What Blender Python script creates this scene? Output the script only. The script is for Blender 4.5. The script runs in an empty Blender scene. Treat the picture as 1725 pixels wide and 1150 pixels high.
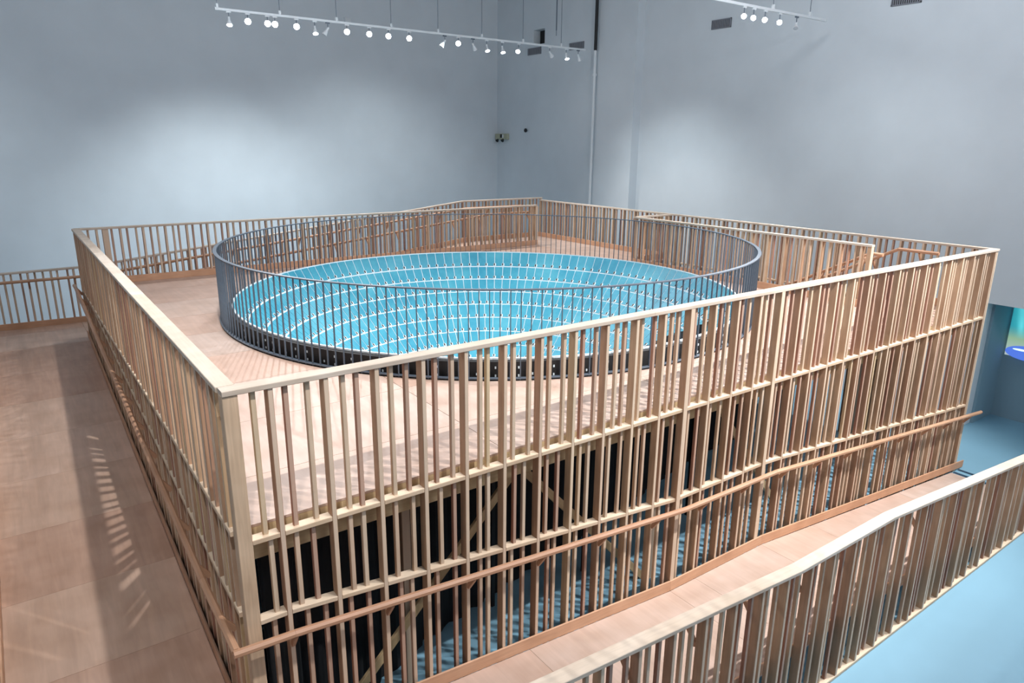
import bpy, bmesh, math, random
from mathutils import Vector, Matrix, geometry
random.seed(7)
S = bpy.context.scene
COL = S.collection
PI = math.pi

# ------------------------------------------------------------------ camera
cd = bpy.data.cameras.new('camera'); cam = bpy.data.objects.new('camera', cd); COL.objects.link(cam)
cx_, cy_, cz_ = Vector((0.8118, -0.5839, 0.0089)), Vector((0.1518, 0.2256, 0.9623)), -Vector((0.5639, 0.7798, -0.2718))
R3 = Matrix((cx_, cy_, cz_)).transposed()
cam.matrix_world = Matrix.Translation((-0.9541, -4.5115, 2.6159)) @ R3.to_4x4()
cd.sensor_width = 36; cd.lens = 36 * 1172.07 / 1725; cd.clip_start = 0.05; cd.clip_end = 200
S.camera = cam
# ------------------------------------------------------------------ world, exposure
w = bpy.data.worlds.new('world'); S.world = w; w.use_nodes = True
w.node_tree.nodes['Background'].inputs[0].default_value = (0.5, 0.6, 0.7, 1)
w.node_tree.nodes['Background'].inputs[1].default_value = 0.05
S.view_settings.view_transform = 'Standard'; S.view_settings.look = 'None'
S.view_settings.exposure = 0.66; S.view_settings.gamma = 1; S.view_settings.use_curve_mapping = False

# ------------------------------------------------------------------ gallery lamps and added fill
def aim(loc, tgt):
    return (Vector(tgt) - Vector(loc)).to_track_quat('-Z', 'Y')
def spot(loc, tgt, power, ang=70, rad=0.05, col=(1, 0.98, 0.96), blend=0.6):
    l = bpy.data.lights.new('spot_lamp', 'SPOT'); l.energy = power; l.spot_size = math.radians(ang); l.spot_blend = blend
    l.shadow_soft_size = rad; l.color = col
    o = bpy.data.objects.new('spot_lamp', l); o.location = loc; o.rotation_mode = 'QUATERNION'; o.rotation_quaternion = aim(loc, tgt)
    COL.objects.link(o); return o
COOL = (0.86, 0.96, 1.0)
# row over the front ramp
for x_, p_ in ((2.8, 400), (5.9, 900), (9.2, 1350), (12.3, 1500)):
    spot((x_, -2.6, 5.2), (x_ - (2.4 if x_ > 12 else 1.6), 1.3, -0.6), p_, 79, 0.04, blend=.6)
spot((-.75, -2.6, 5.2), (-1.5, 3.4, -1.8), 420, 60, 0.04)
# row over the middle of the platform (its right end is the short track in view)
for x_, p_ in ((1.1, 520), (4.6, 170), (7.4, 180)):
    spot((x_, 4.3, 5.0), (x_ - 1.2, 3.6, 0), p_, 125, 0.05)
for x_ in (11.1, 11.7):
    spot((x_, 4.5, 4.85), (x_ - 2, 4.2, 0), 260, 100, 0.05)
# row at the back, the long track in view
for x_ in (4.4, 6.5, 9.2, 11.2):
    spot((x_, 11.85, 4.95), (x_ - .4, 9.2, 0), 300, 100, 0.05)
# wall washers
spot((3.9, 11.9, 5.0), (4.3, 17.35, -2.0), 900, 90, 0.3, COOL, 1.0)
spot((8.6, 11.9, 5.0), (8.8, 17.35, -1.4), 420, 105, 0.3, COOL, 1.0)
spot((-2.5, 11.9, 5.0), (-3.0, 17.35, -1.2), 260, 105, 0.3, COOL, 1.0)
spot((10.2, 9.0, 5.0), (14.4, 8.9, -1.3), 420, 86, 0.3, COOL, 1.0)
spot((11.0, 3.0, 5.0), (14.4, 3.4, -1.4), 110, 110, 0.3, COOL, 1.0)
# unseen point lamps added as room fill, no fixtures
def add_fill(loc, power, rad=0.5, col=(0.92, 0.95, 1.0)):
    l = bpy.data.lights.new('fill_lamp', 'POINT'); l.energy = power; l.shadow_soft_size = rad; l.color = col
    o = bpy.data.objects.new('fill_lamp', l); o.location = loc; COL.objects.link(o)
for p, e_ in (((-5, -6, 6.5), 60), ((4, -6, 6.5), 160), ((8, -8, 6.5), 240), ((-5, 7, 6.5), 110), ((3, 8, 6.8), 150), ((9, 2, 6.8), 190)):
    add_fill(p, e_ * 1.3)

# ------------------------------------------------------------------ materials
def newmat(name):
    m = bpy.data.materials.new(name); m.use_nodes = True
    nt = m.node_tree; b = nt.nodes['Principled BSDF']; return m, nt, b
def N(nt, t, **k):
    n = nt.nodes.new(t)
    for a, v in k.items(): setattr(n, a, v)
    return n
def ramp(nt, stops, interp='LINEAR'):
    r = nt.nodes.new('ShaderNodeValToRGB'); r.color_ramp.interpolation = interp
    e = r.color_ramp.elements
    while len(e) < len(stops): e.new(0.5)
    for i, (p, c) in enumerate(stops): e[i].position = p; e[i].color = (*c, 1)
    return r
def wood(name, stops, grain=0.22, rough=0.62, axis=0, fine=1.0, edge=0):
    m, nt, b = newmat(name); L = nt.links.new
    tc = N(nt, 'ShaderNodeTexCoord'); oi = N(nt, 'ShaderNodeObjectInfo')
    add = N(nt, 'ShaderNodeVectorMath', operation='ADD'); sc = N(nt, 'ShaderNodeVectorMath', operation='SCALE')
    L(oi.outputs['Random'], sc.inputs[3]); sc.inputs[0].default_value = (37, 91, 53)
    L(tc.outputs['Object'], add.inputs[0]); L(sc.outputs[0], add.inputs[1])
    mp = N(nt, 'ShaderNodeMapping'); s = [28 * fine] * 3; s[axis] = 1.6 * fine; mp.inputs['Scale'].default_value = s
    L(add.outputs[0], mp.inputs[0])
    no = N(nt, 'ShaderNodeTexNoise'); no.inputs['Scale'].default_value = 1.5; no.inputs['Detail'].default_value = 4; no.inputs['Distortion'].default_value = 0.6
    L(mp.outputs[0], no.inputs[0])
    no2 = N(nt, 'ShaderNodeTexNoise'); no2.inputs['Scale'].default_value = 3.0; no2.inputs['Detail'].default_value = 2
    L(add.outputs[0], no2.inputs[0])
    r = ramp(nt, stops); L(oi.outputs['Random'], r.inputs[0])
    g = ramp(nt, [(0.3, (1 - grain,) * 3), (0.7, (1, 1, 1))]); L(no.outputs[0], g.inputs[0])
    g2 = ramp(nt, [(0.3, (0.86, 0.82, 0.78)), (0.65, (1, 1, 1))]); L(no2.outputs[0], g2.inputs[0])
    m1 = N(nt, 'ShaderNodeMixRGB', blend_type='MULTIPLY'); m1.inputs[0].default_value = 1; L(r.outputs[0], m1.inputs[1]); L(g.outputs[0], m1.inputs[2])
    m2 = N(nt, 'ShaderNodeMixRGB', blend_type='MULTIPLY'); m2.inputs[0].default_value = 1; L(m1.outputs[0], m2.inputs[1]); L(g2.outputs[0], m2.inputs[2])
    out = m2.outputs[0]
    if edge:      # paler local-Z faces: front lamp light painted into the wood colour
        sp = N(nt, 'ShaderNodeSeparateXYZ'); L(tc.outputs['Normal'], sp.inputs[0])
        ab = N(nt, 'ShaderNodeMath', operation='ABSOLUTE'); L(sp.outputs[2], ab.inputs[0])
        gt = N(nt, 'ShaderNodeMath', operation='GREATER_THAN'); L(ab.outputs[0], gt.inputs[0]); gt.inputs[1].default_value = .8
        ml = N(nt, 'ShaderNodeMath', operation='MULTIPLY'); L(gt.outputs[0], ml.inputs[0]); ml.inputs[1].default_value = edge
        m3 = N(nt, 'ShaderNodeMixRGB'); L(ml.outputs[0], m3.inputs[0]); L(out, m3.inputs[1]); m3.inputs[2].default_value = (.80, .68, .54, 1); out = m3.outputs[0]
    L(out, b.inputs['Base Color']); b.inputs['Roughness'].default_value = rough
    bp = N(nt, 'ShaderNodeBump'); bp.inputs['Strength'].default_value = 0.08; bp.inputs['Distance'].default_value = 0.004
    L(no.outputs[0], bp.inputs['Height']); L(bp.outputs[0], b.inputs['Normal'])
    return m
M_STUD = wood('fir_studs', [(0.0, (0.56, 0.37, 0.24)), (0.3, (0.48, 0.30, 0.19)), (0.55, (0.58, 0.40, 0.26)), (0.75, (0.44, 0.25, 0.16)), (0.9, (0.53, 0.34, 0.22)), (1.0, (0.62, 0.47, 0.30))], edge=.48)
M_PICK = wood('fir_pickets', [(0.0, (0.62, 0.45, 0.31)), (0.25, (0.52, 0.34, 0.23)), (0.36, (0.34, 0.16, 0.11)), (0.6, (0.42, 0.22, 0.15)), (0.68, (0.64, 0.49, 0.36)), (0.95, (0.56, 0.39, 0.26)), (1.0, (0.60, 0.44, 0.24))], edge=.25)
M_POST = wood('fir_post', [(0.0, (0.60, 0.42, 0.28)), (1.0, (0.62, 0.45, 0.31))])
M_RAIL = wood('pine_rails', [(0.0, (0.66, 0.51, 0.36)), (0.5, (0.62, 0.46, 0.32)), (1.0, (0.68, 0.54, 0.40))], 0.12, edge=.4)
M_CAP = wood('pine_cap', [(0.0, (0.64, 0.54, 0.44)), (0.5, (0.58, 0.49, 0.41)), (1.0, (0.66, 0.58, 0.50))], 0.12)
M_HAND = wood('fir_handrail', [(0.0, (0.52, 0.29, 0.18)), (1.0, (0.58, 0.35, 0.22))], 0.18, 0.5)
M_BASE = wood('fir_baseboard', [(0.0, (0.62, 0.34, 0.20)), (1.0, (0.66, 0.40, 0.26))], 0.15)
M_EDGE = wood('pine_joist', [(0.0, (0.62, 0.46, 0.26)), (1.0, (0.66, 0.50, 0.30))], 0.15)
M_PLY = wood('plywood', [(0.0, (0.53, 0.35, 0.27)), (0.5, (0.55, 0.40, 0.33)), (1.0, (0.56, 0.44, 0.38))], 0.12, 0.42, 1, 0.35)
M_PLYD = wood('plywood_red', [(0.0, (0.55, 0.35, 0.26)), (0.5, (0.60, 0.41, 0.31)), (1.0, (0.66, 0.47, 0.37))], 0.16, 0.42, 1, 0.35)

def plain(name, col, rough=0.6, metal=0.0, var=0.0, scale=3.0, bump=0.0):
    m, nt, b = newmat(name); L = nt.links.new
    b.inputs['Roughness'].default_value = rough; b.inputs['Metallic'].default_value = metal
    if var:
        tc = N(nt, 'ShaderNodeTexCoord'); no = N(nt, 'ShaderNodeTexNoise'); no.inputs['Scale'].default_value = scale; no.inputs['Detail'].default_value = 5
        L(tc.outputs['Object'], no.inputs[0])
        r = ramp(nt, [(0.3, tuple(c * (1 - var) for c in col)), (0.7, tuple(min(1, c * (1 + var)) for c in col))]); L(no.outputs[0], r.inputs[0]); L(r.outputs[0], b.inputs['Base Color'])
        if bump:
            bp = N(nt, 'ShaderNodeBump'); bp.inputs['Strength'].default_value = bump; bp.inputs['Distance'].default_value = 0.01
            L(no.outputs[0], bp.inputs['Height']); L(bp.outputs[0], b.inputs['Normal'])
    else: b.inputs['Base Color'].default_value = (*col, 1)
    return m
def emit(name, col, st):
    m, nt, b = newmat(name); b.inputs['Base Color'].default_value = (0, 0, 0, 1)
    b.inputs['Emission Color'].default_value = (*col, 1); b.inputs['Emission Strength'].default_value = st; return m
M_WALL = plain('painted_wall', (0.64, 0.68, 0.715), 0.75, 0, 0.03, 1.2)
M_FLOOR = plain('blue_painted_floor', (0.20, 0.38, 0.50), 0.5, 0, 0.04, 0.8)
M_ALC = plain('alcove_blue_grey', (0.24, 0.36, 0.43), 0.75, 0, 0.03, 1.2)  # alcove walls, darker and bluer than the room walls
M_CEIL = plain('ceiling_paint', (0.35, 0.35, 0.37), 0.9)
M_STEEL = plain('dark_steel', (0.12, 0.15, 0.19), 0.42, 0.4, 0.08, 20)
M_BLACK = plain('black_paint', (0.008, 0.008, 0.009), 0.6)
M_DARK = plain('interior_black', (0.006, 0.007, 0.009), 0.8, 0, 0.3, 6, 0.4)
M_WHITE = plain('white_trim', (0.72, 0.80, 0.84), 0.5)
M_TRACK = plain('white_enamel', (0.70, 0.73, 0.75), 0.4)
M_VENT = plain('grey_vent', (0.20, 0.21, 0.24), 0.6)
M_DARKBLUE = plain('dark_blue_strip', (0.02, 0.05, 0.09), 0.4)
M_BEIGE = plain('beige_plastic', (0.42, 0.42, 0.30), 0.5)
M_LENS = emit('lamp_lens', (0.93, 0.97, 1.0), 22)
M_UNLIT = plain('unlit_lens', (0.5, 0.52, 0.55), 0.2)
m, nt, b = newmat('blue_panel'); L = nt.links.new
tc = N(nt, 'ShaderNodeNewGeometry'); no = N(nt, 'ShaderNodeTexNoise'); no.inputs['Scale'].default_value = 1.3; no.inputs['Detail'].default_value = 7; no.inputs['Roughness'].default_value = 0.7
L(tc.outputs['Position'], no.inputs[0]); r = ramp(nt, [(0.3, (0.02, 0.24, 0.36)), (0.5, (0.045, 0.30, 0.41)), (0.7, (0.08, 0.36, 0.46))]); L(no.outputs[0], r.inputs[0])
L(r.outputs[0], b.inputs['Base Color']); b.inputs['Roughness'].default_value = 0.45
M_PANEL = m

# ------------------------------------------------------------------ helpers
def link_mesh(name, me, mat=None, parent=None, kind=None, label=None):
    o = bpy.data.objects.new(name, me)
    if mat and not me.materials: me.materials.append(mat)
    COL.objects.link(o)
    if parent: o.parent = parent
    if kind: o['kind'] = kind
    if label: o['label'] = label
    return o
def thing(name, label, cat, loc=(0, 0, 0), group=None):
    o = bpy.data.objects.new(name, None); COL.objects.link(o); o.location = loc; o['label'] = label; o['category'] = cat
    if group: o['group'] = group
    return o
def tag(o, label, cat, group=None):
    o['label'] = label; o['category'] = cat
    if group: o['group'] = group
    return o
MC = {}
def beam_mesh(Lx, w_, h_, mat, ch=0.004, octo=False):
    k = (round(Lx, 3), round(w_, 3), round(h_, 3), mat.name, octo)
    if k in MC: return MC[k]
    if octo:
        pr = [(w_ / 2 * math.cos(a), w_ / 2 * math.sin(a)) for a in [PI / 8 + i * PI / 4 for i in range(8)]]
    else:
        c = min(ch, w_ * .2, h_ * .2); a, b_ = w_ / 2, h_ / 2
        pr = [(a, -b_ + c), (a, b_ - c), (a - c, b_), (-a + c, b_), (-a, b_ - c), (-a, -b_ + c), (-a + c, -b_), (a - c, -b_)]
    vs = [(x, y, z) for x in (-Lx / 2, Lx / 2) for (y, z) in pr]
    n = 8
    fs = [(i, i + n, (i + 1) % n + n, (i + 1) % n) for i in range(n)]
    fs = [tuple(reversed(f)) for f in fs] + [tuple(range(n)), tuple(reversed(range(n, 2 * n)))]
    me = bpy.data.meshes.new('beam'); me.from_pydata(vs, [], fs)
    bm = bmesh.new(); bm.from_mesh(me); bmesh.ops.recalc_face_normals(bm, faces=bm.faces); bm.to_mesh(me); bm.free()
    me.materials.append(mat); MC[k] = me; return me
def beam(name, P0, P1, w_, h_, mat, parent, side=None, octo=False, label=None, kind=None):
    """w_ is the size along `side`, h_ the size across it"""
    P0, P1 = Vector(P0), Vector(P1); d = P1 - P0; Ln = round(d.length / 0.002) * 0.002; x = d.normalized()
    if side is None: side = Vector((0, 0, 1)).cross(x) if abs(x.z) < 0.99 else Vector((1, 0, 0))
    y = Vector(side); y = (y - x * y.dot(x)).normalized(); z = x.cross(y)
    Mx = Matrix((x, y, z)).transposed().to_4x4(); Mx.translation = (P0 + P1) / 2
    o = link_mesh(name, beam_mesh(Ln, w_, h_, mat, octo=octo), None, parent, kind, label)
    o.matrix_basis = (Matrix.Translation(-parent.location) if parent else Matrix()) @ Mx
    return o
def boxes_mesh(name, bxs, mat):
    vs, fs = [], []
    for (x0, x1, y0, y1, z0, z1) in bxs:
        n = len(vs); vs += [(x, y, z) for x in (x0, x1) for y in (y0, y1) for z in (z0, z1)]
        fs += [tuple(n + i for i in f) for f in ((0, 1, 3, 2), (4, 6, 7, 5), (0, 4, 5, 1), (2, 3, 7, 6), (0, 2, 6, 4), (1, 5, 7, 3))]
    me = bpy.data.meshes.new(name); me.from_pydata(vs, [], fs); me.materials.append(mat); return me
def box(name, x0, x1, y0, y1, z0, z1, mat, parent=None, kind=None, label=None):
    o = link_mesh(name, boxes_mesh(name, [(x0, x1, y0, y1, z0, z1)], mat), None, parent, kind, label)
    if parent: o.location = -parent.location
    return o
def lathe_mesh(name, prof, seg, mat, closed=True):
    vs, fs = [], []
    for (r_, z) in prof: vs += [(r_ * math.cos(2 * PI * i / seg), r_ * math.sin(2 * PI * i / seg), z) for i in range(seg)]
    n = len(prof)
    for k in range(n - 1 if not closed else n):
        a, b_ = k * seg, ((k + 1) % n) * seg
        for i in range(seg): j = (i + 1) % seg; fs.append((a + i, a + j, b_ + j, b_ + i))
    me = bpy.data.meshes.new(name); me.from_pydata(vs, [], fs)
    bm = bmesh.new(); bm.from_mesh(me); bmesh.ops.remove_doubles(bm, verts=bm.verts, dist=1e-5); bmesh.ops.recalc_face_normals(bm, faces=bm.faces); bm.to_mesh(me); bm.free()
    me.materials.append(mat); return me
def interp(pts):
    def f(s):
        if s <= pts[0][0]: return pts[0][1]
        for (a, za), (b_, zb) in zip(pts, pts[1:]):
            if s <= b_: return za + (zb - za) * (s - a) / (b_ - a)
        return pts[-1][1]
    f.pts = pts; return f
def cuts(f, L0, L1): return [L0] + [p[0] for p in f.pts if L0 < p[0] < L1] + [L1]

FZ = -2.86; LX = 12.02; LY = 10.54; YO = 12.0
RC = Vector((5.75, 5.42)); RR = 4.38

# ------------------------------------------------------------------ room
def struct(name, bxs, mat): return link_mesh(name, boxes_mesh(name, bxs, mat), None, None, 'structure')
struct('floor', [(-9, 17, -13, 17.6, FZ - .2, FZ)], M_FLOOR)
struct('ceiling', [(-9, 17, -13, 17.6, 8, 8.2)], M_CEIL)
struct('wall_back', [(-9, 17, 17.35, 17.6, FZ, 8)], M_WALL)
struct('wall_left', [(-9.2, -9, -13, 17.6, FZ, 8)], M_WALL)
struct('wall_front', [(-9, 17, -13.2, -13, FZ, 8)], M_WALL)
wr = [(14.4, 14.7, .85, 10.5, FZ, 8), (14.1, 14.7, 10.5, 15.0 - .35, FZ, 8), (14.1, 14.7, 15.25, 17.35, FZ, 8), (14.1, 14.7, 14.65, 15.25, FZ, 5.8), (14.1, 14.7, 14.65, 15.25, 6.25, 8),
      (14.4, 14.7, -13, .85, -0.28, 8)]
struct('wall_right', wr, M_WALL)
struct('opening_dark_1', [(14.38, 14.69, 14.65, 15.25, 5.8, 6.25)], M_BLACK)  # black panel stands in for the darkness inside the wall opening
struct('wall_alcove', [(14.7, 15.6, .8, 1.05, FZ, 0.2), (15.6, 15.8, -13, 1.05, FZ, 0.2), (14.7, 15.6, -13, .8, 0.0, .2)], M_ALC)

# ------------------------------------------------------------------ plywood floors
def cdt_sheet(name, rect, z1, th, mat, parent, circle=None, gap=0.003):
    x0, x1, y0, y1 = rect; x0 += gap; y0 += gap; x1 -= gap; y1 -= gap
    if x1 - x0 < .02 or y1 - y0 < .02: return None
    pts = [Vector((x0, y0)), Vector((x1, y0)), Vector((x1, y1)), Vector((x0, y1))]
    near = circle and (max(x0 - circle[0].x, 0, circle[0].x - x1) ** 2 + max(y0 - circle[0].y, 0, circle[0].y - y1) ** 2) < circle[1] ** 2
    if not near:
        return box(name, x0, x1, y0, y1, z1 - th, z1, mat, parent)
    if max((p - circle[0]).length for p in pts) < circle[1]: return None
    n = 160; C = [circle[0] + circle[1] * Vector((math.cos(2 * PI * i / n), math.sin(2 * PI * i / n))) for i in range(n)]
    ed = [(0, 1), (1, 2), (2, 3), (3, 0)] + [(4 + i, 4 + (i + 1) % n) for i in range(n)]
    v, e, f, *_ = geometry.delaunay_2d_cdt(pts + C, ed, [], 0, 1e-6)
    keep = []
    for t in f:
        c = (v[t[0]] + v[t[1]] + v[t[2]]) / 3
        if x0 < c.x < x1 and y0 < c.y < y1 and (c - circle[0]).length > circle[1] * math.cos(PI / n): keep.append(t)
    bm = bmesh.new(); mp = {}
    for t in keep:
        vv = []
        for i in t:
            if i not in mp: mp[i] = bm.verts.new((v[i].x, v[i].y, z1))
            vv.append(mp[i])
        try: bm.faces.new(vv)
        except ValueError: pass
    bmesh.ops.dissolve_limit(bm, angle_limit=0.01, verts=bm.verts, edges=bm.edges)
    r_ = bmesh.ops.extrude_face_region(bm, geom=list(bm.faces))
    for q in r_['geom']:
        if isinstance(q, bmesh.types.BMVert): q.co.z -= th
    bmesh.ops.recalc_face_normals(bm, faces=bm.faces)
    me = bpy.data.meshes.new(name); bm.to_mesh(me); bm.free(); me.materials.append(mat)
    o = link_mesh(name, me, None, parent); o.location = -parent.location; return o
plat = thing('timber_platform', 'raised timber platform floored in pale plywood sheets around the round blue basin', 'platform', (6, 5.3, FZ))
xs = [0.1, 2.35, 4.79, 7.23, 9.67, 10.66, 11.93]
ys = [0.13] + [0.9 + 1.22 * i for i in range(8)] + [10.54]
for i in range(len(xs) - 1):
    for j in range(len(ys) - 1):
        a, b_, c, d = xs[i], xs[i + 1], ys[j], ys[j + 1]
        if i == 5:
            if c < 6.83 and d > 1.47:      # stairwell
                if c < 1.47: cdt_sheet('plywood_sheet', (a, b_, c, 1.47), 0, .02, M_PLY, plat)
                if d > 6.85: cdt_sheet('plywood_sheet', (a, b_, 6.85, d), 0, .02, M_PLY, plat)
                continue
        cdt_sheet('plywood_sheet', (a, b_, c, d), 0, .02, M_PLY, plat, (RC, RR + .02))
for a, b_ in ((9.3, 10.66), (10.66, 11.91)): cdt_sheet('plywood_sheet', (a, b_, 10.54, 11.97), 0, .02, M_PLY, plat)
# joists and posts below
beam('rim_joist', (0.1, 0.155, -0.15), (11.9, 0.155, -0.15), 0.04, 0.26, M_EDGE, plat)
beam('rim_joist', (0.12, 0.2, -0.15), (0.12, 10.5, -0.15), 0.04, 0.26, M_EDGE, plat)
for i in range(19):
    x = 0.6 + i * 0.61
    dy = RR ** 2 - (x - RC.x) ** 2
    y1 = RC.y - math.sqrt(dy) - .05 if dy > 0 else 10.4
    if x > 10.5: y1 = 1.45
    if y1 > .3: beam('joist', (x, 0.18, -0.16), (x, y1, -0.16), 0.04, 0.24, M_EDGE, plat)
for x, y in ((1.75, 1.0), (5.2, .92), (8.5, 1.2), (11.1, 1.2), (0.25, 5.3), (.4, 9.6)):
    beam('post', (x, y, FZ), (x, y, -0.28), .09, .09, M_STUD, plat, (1, 0, 0))
for P0, P1 in (((1.0, .86, -2.62), (3.25, .86, -.4)), ((2.75, .95, -.32), (5.15, .95, -2.84)), ((6.2, 1.1, -.3), (8.3, 1.1, -2.84))):
    beam('brace', P0, P1, .04, .09, M_EDGE, plat, (0, 1, 0))
for x, y in ((3.2, 1.6), (4.6, 1.5), (6.9, 1.7), (2.0, 2.2)):
    beam('steel_post', (x, y, FZ), (x, y, -0.05), .05, .05, M_BLACK, plat, (1, 0, 0), label='black steel post')

# ------------------------------------------------------------------ ramps
FR = interp([(-1.5, -1.90), (0.25, -1.90), (4.55, -2.26), (6.25, -2.27), (11.8, -2.83)])       # front run, along x
LR = interp([(0.0, -1.90), (0.9, -1.88), (10.3, -.98), (12.0, -.98)])                        # left run, along y
BR = interp([(0.0, -.98), (0.35, -1.0), (9.3, 0.0), (12.0, 0.0)])                             # back run, along x
rampt = thing('plywood_ramp', 'long plywood ramp climbing around the outside of the timber platform', 'ramp', (6, -.75, FZ))
def sheets(f, s0, s1, step, place, first=0.0):
    ks = sorted(set([s0, s1] + [p[0] for p in f.pts if s0 < p[0] < s1] + [s0 + first + step * i for i in range(1, 20) if s0 + first + step * i < s1]))
    ks = [k for i, k in enumerate(ks) if i == 0 or k - ks[i - 1] > .2 or k == s1 or k in [p[0] for p in f.pts]]
    for a, b_ in zip(ks, ks[1:]):
        place(a + .0015, b_ - .0015, f(a), f(b_))
def slab(P, mat):   # P: four (x,y,z) corners, ccw
    me = bpy.data.meshes.new('sheet'); vs = [Vector(p) for p in P] + [Vector(p) - Vector((0, 0, .025)) for p in P]
    me.from_pydata(vs, [], [(0, 1, 2, 3), (7, 6, 5, 4), (0, 4, 5, 1), (1, 5, 6, 2), (2, 6, 7, 3), (3, 7, 4, 0)]); me.materials.append(mat)
    o = link_mesh('plywood_sheet', me, None, rampt); o.location = -rampt.location
sheets(FR, 0.0, 11.8, 2.44, lambda a, b_, za, zb: slab([(a, -1.43, za), (b_, -1.43, zb), (b_, -.022, zb), (a, -.022, za)], M_PLY), .1)
slab([(-1.55, -1.43, -1.9), (-.003, -1.43, -1.9), (-.003, -.003, -1.9), (-1.55, -.003, -1.9)], M_PLYD)
sheets(LR, 0.0, 11.97, 1.22, lambda a, b_, za, zb: slab([(-1.55, a, za), (-.022 if b_ < 10.6 else -.003, a, za), (-.022 if b_ < 10.6 else -.003, b_, zb), (-1.55, b_, zb)], M_PLYD), .5)
sheets(BR, 0.0, 9.3, 1.22, lambda a, b_, za, zb: slab([(a, 10.66, za), (b_, 10.66, zb), (b_, 11.97, zb), (a, 11.97, za)], M_PLYD), .1)
for x in (11.9, 12.12):
    pass
st = thing('floor_strip', 'pair of dark blue strips on the floor at the foot of the plywood ramp', 'strip', (11.95, -.7, FZ))
for x in (11.88, 12.06): box('strip', x, x + .06, -1.4, -.02, FZ, FZ + .008, M_DARKBLUE, st)

# ------------------------------------------------------------------ slatted walls
def slat_wall(root, O, dv, inw, L0, L1, top, bot, rails, seed, step=.3875, first=.31, capw=.115, npick=2, wide=(), pjit=.03, cap=True, sill=False,
              stud_d=.089, skip=None, pick_d=.038, studm=None):
    rnd = random.Random(seed); O = Vector((*O, 0)); dv = Vector((*dv, 0)); inw = Vector((*inw, 0)); Z = Vector((0, 0, 1))
    SM = studm or M_STUD
    ss = []; s = L0 + first
    while s < L1 - .02: ss.append(s); s += step
    at = lambda s, dep, z: O + dv * s + inw * dep + Z * z
    for k, s in enumerate(ss):
        w_ = .066 if k in wide else .038
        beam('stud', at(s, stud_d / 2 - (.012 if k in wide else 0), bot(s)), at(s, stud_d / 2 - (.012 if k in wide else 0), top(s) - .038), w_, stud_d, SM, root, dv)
    edges = [L0 + .1] + ss + [L1 - .02]
    levels = [top] + rails + [bot]
    for a, b_ in zip(edges, edges[1:]):
        if b_ - a < .1: continue
        a2, b2 = (a if a == L0 + .1 else a + .02), b_ - .02
        for rf in rails:
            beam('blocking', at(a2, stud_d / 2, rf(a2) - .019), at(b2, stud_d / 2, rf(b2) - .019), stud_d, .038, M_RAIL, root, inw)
        n = npick if b_ - a > .3 else 1
        for ti in range(len(levels) - 1):
            if bot(a) > levels[ti](a) - .1: continue
            for q in range(n):
                s = a + (b_ - a) * (q + 1) / (n + 1) + rnd.uniform(-pjit, pjit)
                zt = levels[ti](s) - .038; zb = levels[ti + 1](s)
                dp = (.028 if pick_d < .05 else .03) + rnd.uniform(0, .02 if pick_d < .05 else .004)
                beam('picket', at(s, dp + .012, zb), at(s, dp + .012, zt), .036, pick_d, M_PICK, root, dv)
    if cap:
        cs = cuts(top, L0, L1); q = []
        for a, b_ in zip(cs, cs[1:]):
            m_ = max(1, round((b_ - a) / 3.6)); q += [(a + (b_ - a) * i / m_, a + (b_ - a) * (i + 1) / m_) for i in range(m_)]
        for a, b_ in q:
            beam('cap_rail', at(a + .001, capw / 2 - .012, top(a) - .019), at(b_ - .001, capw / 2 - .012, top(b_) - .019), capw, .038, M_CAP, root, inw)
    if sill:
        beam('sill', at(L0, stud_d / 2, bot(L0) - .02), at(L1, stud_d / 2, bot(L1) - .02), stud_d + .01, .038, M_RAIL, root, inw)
    return ss, at
def base_board(root, at, f, L0, L1, dep, h_=.13):
    cs = cuts(f, L0, L1)
    for a, b_ in zip(cs, cs[1:]):
        n = max(1, round((b_ - a) / 3.66))
        for i in range(n):
            p, q = a + (b_ - a) * i / n, a + (b_ - a) * (i + 1) / n
            beam('baseboard', at(p, dep, f(p) + h_ / 2), at(q, dep, f(q) + h_ / 2), .019, h_, M_BASE, root, at(0, 1, 0) - at(0, 0, 0))
def hand_rail(root, at, f, L0, L1, dep, ss, every=2, drop=.05):
    cs = cuts(f, L0, L1)
    for a, b_ in zip(cs, cs[1:]):
        hr = beam('handrail', at(a, dep, f(a)), at(b_, dep, f(b_)), .060, .060, M_HAND, root, None, True)
        for k, s in enumerate(ss):
            if k % every or not (a <= s < b_): continue
            sg = 1 if dep < 0 else -1
            P0 = at(s, 0 if dep < 0 else .089, f(s) - .16); P1 = at(s, dep + .012 * sg, f(s) - .03)
            br = beam('bracket', P0, P1, .03, .045, M_HAND, root)
            br.parent = hr; br.matrix_basis = hr.matrix_basis.inverted() @ br.matrix_basis
flat = lambda z, a=0, b_=14: interp([(a, z), (b_, z)])
off = lambda f, d: interp([(p[0], p[1] + d) for p in f.pts])
TOP = flat(1.07)

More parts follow.
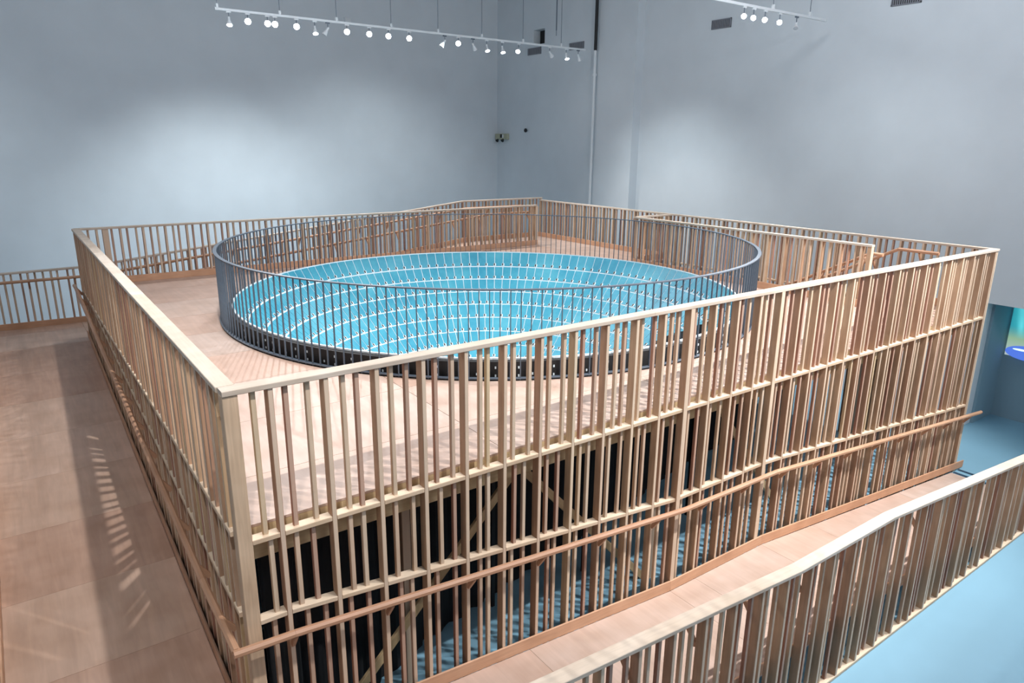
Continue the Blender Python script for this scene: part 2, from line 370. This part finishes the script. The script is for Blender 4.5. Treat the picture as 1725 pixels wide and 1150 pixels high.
t = thing('slatted_wall', 'tall slatted timber wall at the front, from ramp up to the sunlit cap rail', 'wall', (6, 0, FR(6)))
t['label'] = 'tall slatted timber wall facing front, with sloping handrail and pale cap rail'
FRb = interp([(0, -1.90), (0.25, -1.90), (4.55, -2.26), (6.25, -2.27), (12.3, -2.85)])
R1 = flat(-.05); R2 = interp([(0, -.70), (.3, -.70), (4.55, -1.10), (6.25, -1.10), (12.3, -1.63)])
ss, at = slat_wall(t, (0, 0), (1, 0), (0, 1), 0, LX, TOP, off(FRb, -.25), [R1, R2], 11, wide=(11, 15))
beam('corner_post', (.05, .05, -2.15), (.05, .05, 1.032), .1, .1, M_POST, t, (1, 0, 0), label='thick corner post')
beam('corner_post', (LX - .03, .045, FZ), (LX - .03, .045, 1.032), .045, .089, M_RAIL, t, (1, 0, 0), label='pale end post')
base_board(t, at, FRb, 0.0, 12.25, -.011)
HF = interp([(-.13, -.81), (.3, -.83), (4.6, -1.20), (6.25, -1.22), (12.3, -1.79)])
hand_rail(t, at, HF, -.13, 12.33, -.105, ss)

t = thing('slatted_wall', 'slatted timber wall on the left, seen edge on beside the reddish ramp', 'wall', (0, 5.3, LR(5.3)))
ss, at = slat_wall(t, (0, 0), (0, 1), (1, 0), 0.105, LY + .02, TOP, off(LR, -.25), [R1, interp([(0, -.72), (.9, -.72), (9.2, -.06), (12, -.06)])], 12, first=.28, capw=.125, pick_d=.066)
base_board(t, at, LR, 0.0, 10.56, -.011)
HL = interp([(-.1, -.815), (.9, -.80), (10.3, .02), (10.7, .02)])
hand_rail(t, at, HL, -.08, 10.62, -.105, ss)

t = thing('slatted_fence', 'back-left slatted guard fence on the plywood deck, behind the round balustrade', 'fence', (5.4, LY, 0))
ss, at = slat_wall(t, (0, LY), (1, 0), (0, 1), 0.02, 10.72, TOP, flat(-.25), [], 13, step=.39, first=.36, npick=2, pjit=.02, capw=.1)
beam('end_post', (10.72, LY + .045, -.02), (10.72, LY + .045, 1.03), .09, .089, M_STUD, t, (1, 0, 0))
beam('end_post', (.52, LY + .045, -1.0), (.52, LY + .045, 1.03), .10, .089, M_STUD, t, (1, 0, 0))
base_board(t, at, flat(0), .13, 10.75, -.011)
hand_rail(t, at, interp([(0, -.14), (.35, -.12), (9.3, .87), (10.6, .87)]), .3, 10.6, .2, ss)

t = thing('slatted_fence', 'farthest slatted fence, rising along the back ramp to the far corner', 'fence', (6, YO, BR(6)))
BT = interp([(-1.52, .14), (.35, .16), (9.3, 1.13), (12.1, 1.13)])
ss, at = slat_wall(t, (0, YO), (1, 0), (0, 1), -1.65, LX + .03, BT, off(interp([(-1.5, -.98), (.35, -1.0), (9.3, 0), (12.1, 0)]), -.1), [], 14, capw=.1, first=.1)
base_board(t, at, interp([(-1.5, -.98), (.35, -1.0), (9.3, 0), (12.0, 0)]), -1.55, 11.9, -.011)
hand_rail(t, at, interp([(-1.5, -.03), (.35, -.03), (9.3, .93), (11.3, .93)]), -1.4, 11.2, -.105, ss)

t = thing('slatted_wall', 'slatted timber wall along the far right edge, behind the stairwell', 'wall', (LX, 6, FZ))
ss, at = slat_wall(t, (LX, 0), (0, 1), (-1, 0), 0.1, YO, TOP, flat(FZ), [flat(-.05)], 15, capw=.1, first=.25)
base_board(t, at, flat(0), 6.9, YO - .02, .1)
base_board(t, at, flat(0), .15, 1.45, .1)
HS = interp([(.85, .9), (1.47, .9), (6.7, -1.9)])
hand_rail(t, at, HS, .8, 6.7, .2, ss)

t = thing('slatted_fence', 'slatted guard fence beside the stairwell, right of the round balustrade', 'fence', (10.66, 4, 0))
ss, at = slat_wall(t, (10.66, 1.36), (0, 1), (1, 0), 0, 5.47, TOP, flat(-.2), [], 16, capw=.1, first=.18, step=.36)
beam('end_post', (10.70, 1.40, -.3), (10.70, 1.40, 1.03), .089, .07, M_STUD, t, (1, 0, 0))
beam('end_post', (10.70, 6.83, -.02), (10.70, 6.83, 1.03), .089, .09, M_STUD, t, (1, 0, 0))
base_board(t, at, flat(0), 0, 5.5, -.011)
hand_rail(t, at, interp([(-.1, .9), (.1, .9), (5.4, -1.9)]), -.1, 5.3, .2, ss)
t = thing('slatted_fence', 'short slatted return fence closing the far end of the stairwell', 'fence', (11.3, 6.87, 0))
ss, at = slat_wall(t, (10.76, 6.83), (1, 0), (0, 1), 0, 1.15, TOP, flat(-.2), [], 17, capw=.09, first=.25)
base_board(t, at, flat(0), 0, 1.15, .1)

t = thing('staircase', 'enclosed timber stairs going down behind the right guard fence', 'stairs', (11.3, 4, FZ))
for k in range(16):
    y0 = 1.49 + k * .31; z = -.175 * (k + 1)
    beam('tread', (10.78, y0 + .15, z - .02), (11.9, y0 + .15, z - .02), .3, .04, M_PLY, t)
    beam('riser', (10.78, y0 + .01, z + .078), (11.9, y0 + .01, z + .078), .02, .155, M_PLYD, t)
for x in (10.79, 11.9): beam('stringer', (x, 1.5, -.2), (x, 6.5, -2.78), .04, .28, M_EDGE, t, (1, 0, 0))

t = thing('slatted_fence', 'outer slatted ramp fence in the lower right foreground above the blue floor', 'fence', (7, -1.52, FZ))
OT = interp([(-1.55, -.80), (.25, -.80), (4.55, -1.15), (6.25, -1.16), (11.8, -1.68), (14.6, -1.78)])
ss, at = slat_wall(t, (0, -1.53), (1, 0), (0, 1), -1.65, 14.4, OT, flat(FZ + .04, -2, 20), [], 18, capw=.13, first=.2, sill=True, pjit=.02)
base_board(t, at, interp([(-1.5, -1.90), (0.25, -1.90), (4.55, -2.26), (6.25, -2.27), (11.8, -2.83), (14.4, -2.84)]), -1.55, 13.0, .1)
hand_rail(t, at, off(OT, -.21), -1.4, 13.5, .2, ss)
t = thing('slatted_fence', 'outer slatted fence along the left ramp, just past the left picture edge', 'fence', (-1.52, 5, FZ))
LT = interp([(-1.5, -.80), (.9, -.78), (10.3, .10), (12.0, .10)])
ss, at = slat_wall(t, (-1.66, 0), (0, 1), (1, 0), -1.4, 11.98, LT, off(LR, -.3), [], 19, capw=.12, first=.2)
base_board(t, at, interp([(-1.4, -1.9), (.9, -1.88), (10.3, -.98), (12, -.98)]), -1.4, 11.9, .1)

# ------------------------------------------------------------------ round balustrade
t = thing('round_balustrade', 'circular dark steel balustrade of thin bars around the blue basin', 'railing', (RC.x, RC.y, 0))
link_mesh('top_rail', lathe_mesh('top_rail', [(RR - .026, 1.058), (RR + .026, 1.058), (RR + .026, 1.072), (RR - .026, 1.072)], 192, M_STEEL), None, t)
link_mesh('bottom_rail', lathe_mesh('bottom_rail', [(RR - .026, 0.02), (RR + .026, 0.02), (RR + .026, .032), (RR - .026, .032)], 192, M_STEEL), None, t)
NB = 232
bar = boxes_mesh('bar', [(-.010, .010, -.005, .005, .0, 1.058)], M_STEEL)
for i in range(NB):
    a = 2 * PI * i / NB; o = link_mesh('bar', bar, None, t); o.location = (RR * math.cos(a), RR * math.sin(a), .001); o.rotation_euler = (0, 0, a)

# ------------------------------------------------------------------ blue basin
t = thing('tiled_basin', 'deep round basin lined with blue panels and white joints, in the middle of the deck', 'basin', (RC.x, RC.y, FZ))
def part(name, me, label=None, kind=None):
    o = link_mesh(name, me, None, t, kind, label); o.location = (0, 0, -FZ); return o
prof = [(4.2, .215), (4.0, -.094), (3.78, -.346), (3.53, -.585), (3.28, -.82), (3.02, -1.06), (2.75, -1.30), (2.46, -1.52), (2.15, -1.72), (1.8, -1.9), (1.4, -2.05), (.95, -2.15), (.45, -2.2)]
NSEG = [132, 132, 132, 132, 105, 105, 105, 80, 80, 60, 60, 40]
part('drum', lathe_mesh('drum', [(4.27, -.9), (4.27, .19), (4.2, .2), (4.2, -.9)], 160, M_BLACK), 'black drum wall under the rim')
part('rim', lathe_mesh('rim', [(4.19, .19), (4.215, .19), (4.215, .218), (4.19, .22)], 192, M_WHITE), 'thin white rim')
part('backing', lathe_mesh('backing', [(r_, z - .012) for r_, z in prof] + [(0.0, -2.212)], 160, M_WHITE, False), 'white lining showing as joints between the panels')
def rz(k, u):
    (r0, z0), (r1, z1) = prof[k], prof[k + 1]; return r0 + (r1 - r0) * u, z0 + (z1 - z0) * u
camL = cam.matrix_world.inverted(); FPX = 1172.07
def proj(p):
    q = camL @ p; return Vector((FPX * q.x / -q.z, FPX * q.y / -q.z))
cand = []
PM = {}
for k in range(len(NSEG)):
    n = NSEG[k]; da = 2 * PI / n; (r0, z0), (r1, z1) = prof[k], prof[k + 1]
    Lk = math.hypot(r1 - r0, z1 - z0); g = .0085 / r0; gu = .014 / Lk
    q = []
    for (u, s) in ((gu, -1), (gu, 1), (1 - gu, 1), (1 - gu, -1)):
        r_, z = rz(k, u); a = s * (da / 2 - g); q.append(Vector((r_ * math.cos(a), r_ * math.sin(a), z)))
    nrm = (q[1] - q[0]).cross(q[3] - q[0]).normalized()
    if nrm.x > 0: nrm = -nrm
    PM[k] = (q, nrm, n)
    for i in range(n):
        a = (i + .5) * da; Rm = Matrix.Rotation(a, 4, 'Z')
        w4 = [Vector((RC.x, RC.y, 0)) + Rm @ p for p in q]
        c = sum(w4, Vector()) / 4; nw = Rm @ nrm
        v = (cam.location if False else cam.matrix_world.translation) - c
        if nw.dot(v) <= 0: continue
        # hidden behind the near rim?
        e = cam.matrix_world.translation; d = c - e; tt = (0.215 - e.z) / d.z; hp = e + d * tt
        if tt < 1 and (hp.xy - RC).length > 4.19: continue
        s4 = [proj(p) for p in w4]
        ar = abs(sum(s4[j].x * s4[(j + 1) % 4].y - s4[(j + 1) % 4].x * s4[j].y for j in range(4))) / 2
        cand.append((ar, k, i))
cand.sort(reverse=True)
sep = set((k, i) for _, k, i in cand[:298])
def panel_geo(q, nrm):
    off_ = nrm * .008; return q + [p - off_ for p in q], [(0, 1, 2, 3), (7, 6, 5, 4), (0, 4, 5, 1), (1, 5, 6, 2), (2, 6, 7, 3), (3, 7, 4, 0)]
rest_v, rest_f = [], []
for k in PM:
    q, nrm, n = PM[k]; vs, fs = panel_geo(q, nrm)
    me = bpy.data.meshes.new('panel'); me.from_pydata(vs, [], fs); me.materials.append(M_PANEL)
    bm = bmesh.new(); bm.from_mesh(me); bmesh.ops.recalc_face_normals(bm, faces=bm.faces); bm.to_mesh(me); bm.free()
    for i in range(n):
        a = (i + .5) * 2 * PI / n
        if (k, i) in sep:
            o = part('panel', me); o.rotation_euler = (0, 0, a)
        else:
            b0 = len(rest_v); Rm = Matrix.Rotation(a, 3, 'Z'); rest_v += [Rm @ v for v in vs]; rest_f += [tuple(b0 + j for j in f) for f in fs]
me = bpy.data.meshes.new('panel_field'); me.from_pydata(rest_v, [], rest_f); me.materials.append(M_PANEL)
bm = bmesh.new(); bm.from_mesh(me); bmesh.ops.recalc_face_normals(bm, faces=bm.faces); bm.to_mesh(me); bm.free()
part('panel_field', me, None, 'stuff')
# white clips with a dark slot where the joints cross
cv, cf, sv, sf = [], [], [], []
def patch(V, F, k, a, du0, du1, hw, h_):
    (r0, z0), (r1, z1) = prof[k], prof[k + 1]; Lk = math.hypot(r1 - r0, z1 - z0); q, nrm, n = PM[k]
    pts = []
    for (u, s) in ((1 - du0 / Lk, -1), (1 - du0 / Lk, 1), (1 - du1 / Lk, 1), (1 - du1 / Lk, -1)):
        r_, z = rz(k, u); pts.append(Vector((r_, s * hw, z)))
    Rm = Matrix.Rotation(a, 3, 'Z'); b0 = len(V)
    for p in pts: V.append(Rm @ (p + nrm * h_))
    for p in pts: V.append(Rm @ (p - nrm * .002))
    F += [tuple(b0 + j for j in f) for f in ((0, 1, 2, 3), (7, 6, 5, 4), (0, 4, 5, 1), (1, 5, 6, 2), (2, 6, 7, 3), (3, 7, 4, 0))]
for k in range(8):
    for i in range(NSEG[k]):
        a = i * 2 * PI / NSEG[k]
        patch(cv, cf, k, a, .012, .080, .030, .006)
        patch(sv, sf, k, a + .002, .022, .075, .013, .012)
for nm, V, F, mt in (('clip_field', cv, cf, M_WHITE), ('slot_field', sv, sf, M_BLACK)):
    me = bpy.data.meshes.new(nm); me.from_pydata(V, [], F); me.materials.append(mt)
    bm = bmesh.new(); bm.from_mesh(me); bmesh.ops.recalc_face_normals(bm, faces=bm.faces); bm.to_mesh(me); bm.free(); part(nm, me, None, 'stuff')
tabm = boxes_mesh('tab', [(4.268, 4.275, -.009, .009, -.014, .014)], M_WHITE)
for i in range(120):
    for dz in ((.10, -.0) if i % 3 else (.02,)):
        a = (i + .15 * math.sin(i * 2.3)) * 2 * PI / 120
        o = part('tab', tabm); o.rotation_euler = (0, 0, a); o.location.z = -FZ + dz + .02
# black sheet in place of the basin's dark underside, widened to darken behind slats
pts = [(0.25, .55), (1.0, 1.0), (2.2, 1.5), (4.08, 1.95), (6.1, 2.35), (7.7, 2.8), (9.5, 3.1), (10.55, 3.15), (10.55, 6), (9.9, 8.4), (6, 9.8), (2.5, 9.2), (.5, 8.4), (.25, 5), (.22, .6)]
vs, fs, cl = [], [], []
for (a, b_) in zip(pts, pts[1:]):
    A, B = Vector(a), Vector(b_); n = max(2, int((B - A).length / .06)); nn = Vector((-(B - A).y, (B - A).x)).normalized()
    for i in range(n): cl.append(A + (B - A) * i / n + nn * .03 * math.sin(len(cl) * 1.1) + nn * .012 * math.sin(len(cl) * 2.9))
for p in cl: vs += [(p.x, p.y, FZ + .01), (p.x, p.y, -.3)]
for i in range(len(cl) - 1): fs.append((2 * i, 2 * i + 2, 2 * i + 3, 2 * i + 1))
me = bpy.data.meshes.new('black_sheet'); me.from_pydata(vs, [], fs); me.materials.append(M_DARK)
o = tag(link_mesh('black_sheet', me), 'black pleated sheet added under the platform as its dark interior, behind the front slats', 'black_sheet')
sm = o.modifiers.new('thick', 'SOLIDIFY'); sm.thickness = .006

# ------------------------------------------------------------------ light tracks and heads
def track(label, x0, x1, y, z, hang, zc=8.0):
    t = thing('lighting_track', label, 'track', ((x0 + x1) / 2, y, z))
    beam('track_bar', (x0, y, z), (x1, y, z), .035, .05, M_TRACK, t)
    for x in hang:
        r_ = beam('hanger_rod', (x, y, z + .04), (x, y, zc), .012, .012, M_STEEL, t)
        cl_ = beam('clamp', (x, y, z + .02), (x, y, z + .10), .05, .05, M_TRACK, t)
    for x in (x0, x1): beam('end_cap', (x - .03, y, z), (x + .03, y, z), .045, .06, M_TRACK, t)
    return t
track('long white lighting track hanging from rods before the back wall', 3.28, 13.5, 12.0, 5.3, (3.3, 4.61, 5.92, 7.3, 8.6, 9.92, 11.26, 12.61))
track('short white lighting track at the upper right, with five heads', -1.0, 13.7, 4.6, 5.2, (1.5, 4.5, 7.5, 9.2, 10.52, 11.87, 13.13))
HOUS = lathe_mesh('housing', [(.0, .03), (.022, .03), (.026, 0), (.026, -.05), (.034, -.07), (.058, -.15), (.062, -.165), (.057, -.163), (.0, -.14)], 20, M_TRACK, False)
def lens_mesh(nm, mt):
    return lathe_mesh(nm, [(.0, -.172), (.03, -.170), (.056, -.162), (.056, -.155), (.0, -.155)], 20, mt, False)
LON, LOFF = lens_mesh('lens', M_LENS), lens_mesh('lens_off', M_UNLIT)
def head(x, y, z, drop, tgt, lit, label, sc_=1.0, grp=None):
    t = thing('track_spotlight', label, 'spotlight', (x, y, z - .03), grp)
    beam('adapter', (x - .05, y, z - .04), (x + .05, y, z - .04), .03, .03, M_TRACK if lit else M_STEEL, t)
    beam('stem', (x, y, z - .05), (x, y, z - drop), .016, .016, M_STEEL, t)
    q = aim((x, y, z - drop), tgt)
    for nm, me in (('housing', HOUS), ('lens', LON if lit else LOFF)):
        o = link_mesh(nm, me, None, t); o.rotation_mode = 'QUATERNION'; o.rotation_quaternion = q; o.location = (0, 0, -drop + .03 - .0); o.scale = (sc_,) * 3
C0 = cam.matrix_world.translation
heads = [(3.52, 1, 'first'), (3.91, 2, ''), (4.33, 2, ''), (4.49, 2, ''), (4.97, 2, ''), (5.39, 1, ''), (5.7, 0, ''), (6.16, 2, ''), (6.72, 2, ''), (7.22, 2, ''), (7.78, 2, ''), (8.79, 0, ''),
         (9.19, 2, ''), (9.64, 0, ''), (10.07, 1, ''), (10.57, 1, ''), (11.12, 1.5, ''), (12.2, 3, ''), (12.81, 1, ''), (13.26, 0, '')]
ordn = ['first', 'second', 'third', 'fourth', 'fifth', 'sixth', 'seventh', 'eighth', 'ninth', 'tenth', 'eleventh', 'twelfth', 'thirteenth', 'fourteenth', 'fifteenth', 'sixteenth', 'seventeenth', 'eighteenth', 'nineteenth', 'twentieth']
rnd = random.Random(3)
for i, (x, md, _) in enumerate(heads):
    if md == 0: tg = (x + rnd.choice((-1, 1)) * 2.0, 12.6, 2); lit = False; lab = 'unlit spotlight'
    elif md == 1: tg = (x - .6, 9.5, 0); lit = True; lab = 'glowing spotlight tilted down'
    elif md == 3: tg = (x + 3, 13, 2.5); lit = True; lab = 'glowing spotlight tipped right'
    elif md == 1.5: tg = (x - 3, 9, 2.5); lit = True; lab = 'glowing spotlight tipped left'
    else: tg = (C0.x * .6 + x * .4, C0.y * .6 + 12 * .4, 2.0); lit = True; lab = 'bright spotlight facing forward'
    head(x, 12.0, 5.3, .16, tg, lit, '%s, %s head from the left on the long track' % (lab, ordn[i]), 1.1 if md == 2 else 1.0, 'spotlights on the long track')
for i, (x, md) in enumerate(((10.99, 2), (11.28, 2), (11.64, 2), (12.12, 2), (12.69, 0))):
    tg = (C0.x * .5 + x * .5, 0, 1.5) if md else (x - 1.5, 3.6, 3)
    head(x, 4.6, 5.2, .16, tg, bool(md), '%s spotlight, %s head from the left on the short right track' % ('glowing' if md else 'unlit tilted', ordn[i]), .85, 'spotlights on the short track')

# ------------------------------------------------------------------ things on the walls
t = thing('conduit_pipe', 'thin white vertical pipe with black upper length before the right wall', 'pipe', (13.98, 12.06, FZ))
beam('lower_pipe', (13.98, 12.06, FZ), (13.98, 12.06, 5.33), .085, .085, M_TRACK, t, (1, 0, 0), True)
beam('upper_pipe', (13.98, 12.06, 5.33), (13.98, 12.06, 8), .10, .10, M_BLACK, t, (1, 0, 0), True, label='black upper length')
beam('coupling', (13.98, 12.06, 4.62), (13.98, 12.06, 4.68), .14, .14, M_TRACK, t, (1, 0, 0), True)
def vent(y0, y1, z0, z1, X, label):
    t = thing('wall_vent', label, 'vent', (X, (y0 + y1) / 2, z0))
    box('back_plate', X - .01, X, y0, y1, z0, z1, M_BLACK, t)
    for (a, b_, c, d) in ((y0, y1, z0, z0 + .02), (y0, y1, z1 - .02, z1), (y0, y0 + .02, z0, z1), (y1 - .02, y1, z0, z1)):
        box('frame', X - .025, X, a, b_, c, d, M_VENT, t)
    n = int((y1 - y0) / .045)
    for i in range(n):
        y = y0 + .02 + (y1 - y0 - .04) * (i + .5) / n
        o = link_mesh('slat', beam_mesh(z1 - z0 - .04, .022, .005, M_VENT), None, t); o.location = (-.014, y - t.location.y, (z1 - z0) / 2)
        o.rotation_euler = (0, -PI / 2, .5)
vent(14.82, 15.53, 5.50, 5.71, 14.1, 'grey wall vent just below the dark square opening')
vent(12.71, 13.38, 5.46, 5.66, 14.1, 'grey wall vent left of the black-topped pipe')
vent(7.55, 8.15, 5.48, 5.70, 14.4, 'grey wall vent left of the short track heads')
vent(3.0, 3.6, 5.40, 5.56, 14.4, 'grey wall vent cut by the top edge of the picture at right')
t = thing('emergency_light', 'beige battery emergency light with two small lamp heads near the corner', 'light', (14.0, 16.98, 2.8))
box('case', 13.98, 14.1, 16.6, 17.3, 2.80, 3.0, M_BEIGE, t)
box('label_plate', 13.975, 13.98, 16.78, 16.86, 2.86, 2.97, M_TRACK, t, label='white plate')
box('dark_window', 13.975, 13.98, 16.87, 16.99, 2.86, 2.98, M_BLACK, t, label='black window')
for y in (16.72, 17.05):
    o = link_mesh('lamp_head', lathe_mesh('lamp_head', [(0, 0), (.03, 0), (.06, -.08), (.0, -.08)], 16, M_BLACK, False), None, t); o.location = (-.07, y - 16.98, .0); o.rotation_euler = (0, .9, .3)
o = link_mesh('wall_camera', lathe_mesh('wall_camera', [(0, .06), (.03, .05), (.05, .02), (.055, -.02), (.04, -.06), (0, -.08)], 18, M_BLACK, False))
o.location = (14.03, 15.53, 3.11); tag(o, 'tiny dark round sensor on the wall right of the emergency light', 'sensor')
t = thing('junction_box', 'small square grey box high on the back wall behind the long track', 'box', (8.5, 17.3, 6.2))
box('box_body', 8.39, 8.61, 17.31, 17.35, 6.13, 6.33, M_WALL, t); box('box_lid', 8.41, 8.59, 17.30, 17.31, 6.15, 6.31, M_TRACK, t)
t = thing('hanging_cable', 'dark thin cable hanging from the ceiling above the wall opening', 'cable', (13.4, 13.2, 8))
beam('cord', (13.4, 13.2, 5.95), (13.4, 13.2, 8), .035, .035, M_STEEL, t, (1, 0, 0), True)
beam('plug', (13.4, 13.2, 5.80), (13.4, 13.2, 5.95), .02, .02, M_STEEL, t, (1, 0, 0), True)

# projected picture in the alcove
m, nt, b = newmat('screen_picture'); L = nt.links.new
tc = N(nt, 'ShaderNodeTexCoord'); sx = N(nt, 'ShaderNodeSeparateXYZ'); L(tc.outputs['Object'], sx.inputs[0])
no = N(nt, 'ShaderNodeTexNoise'); no.inputs['Scale'].default_value = 1.2; no.inputs['Detail'].default_value = 1; mp = N(nt, 'ShaderNodeMapping'); mp.inputs['Scale'].default_value = (1, 3.2, .8)
L(tc.outputs['Object'], mp.inputs[0]); L(mp.outputs[0], no.inputs[0])
r1 = ramp(nt, [(0.3, (0.01, 0.14, 0.20)), (0.5, (0.03, 0.30, 0.36)), (0.7, (0.10, 0.55, 0.62))]); L(no.outputs[0], r1.inputs[0])
r2 = ramp(nt, [(0.0, (0.35, 0.42, 0.45)), (0.35, (0.22, 0.36, 0.24)), (0.6, (0.10, 0.34, 0.33))])
mr = N(nt, 'ShaderNodeMapRange'); mr.inputs[1].default_value = 0; mr.inputs[2].default_value = 1.06; L(sx.outputs[2], mr.inputs[0]); L(mr.outputs[0], r2.inputs[0])
f = ramp(nt, [(0.35, (0, 0, 0)), (0.6, (1, 1, 1))]); L(mr.outputs[0], f.inputs[0])
mx = N(nt, 'ShaderNodeMixRGB'); L(f.outputs[0], mx.inputs[0]); L(r2.outputs[0], mx.inputs[1]); L(r1.outputs[0], mx.inputs[2])
L(mx.outputs[0], b.inputs['Emission Color']); b.inputs['Emission Strength'].default_value = .8; b.inputs['Base Color'].default_value = (0, 0, 0, 1)
M_SCR = m
t = thing('projection_screen', 'glowing teal and green projected picture in the recess at the right edge', 'screen', (15.58, -1.1, -1.5))
o = box('picture', 15.56, 15.585, -3.0, .76, -1.5, -.42, M_SCR, t)
me = o.data
for v in me.vertices: v.co -= Vector((15.58, -1.1, -1.5))
o.location = (0, 0, 0)
dsh = lathe_mesh('blue_disc', [(0, .004), (.40, .004), (.42, 0), (.42, -.002), (0, -.002)], 40, emit('blue_glow', (.06, .13, .50), 1.0), False)
o = link_mesh('blue_shape', dsh, None, t, None, 'blue rounded shape'); o.rotation_euler = (0, -PI / 2, 0); o.scale = (.36, 1, 1); o.location = (-.03, 1.1 + .34, .10)
dsh = lathe_mesh('glint', [(0, .004), (.14, .004), (.15, 0), (0, -.002)], 24, emit('glint_glow', (.6, .9, 1.0), 1.0), False)
o = link_mesh('glint', dsh, None, t, None, 'pale glint'); o.rotation_euler = (0, -PI / 2, 0); o.scale = (.14, 1, 1); o.location = (-.045, 1.1 + .48, .16)
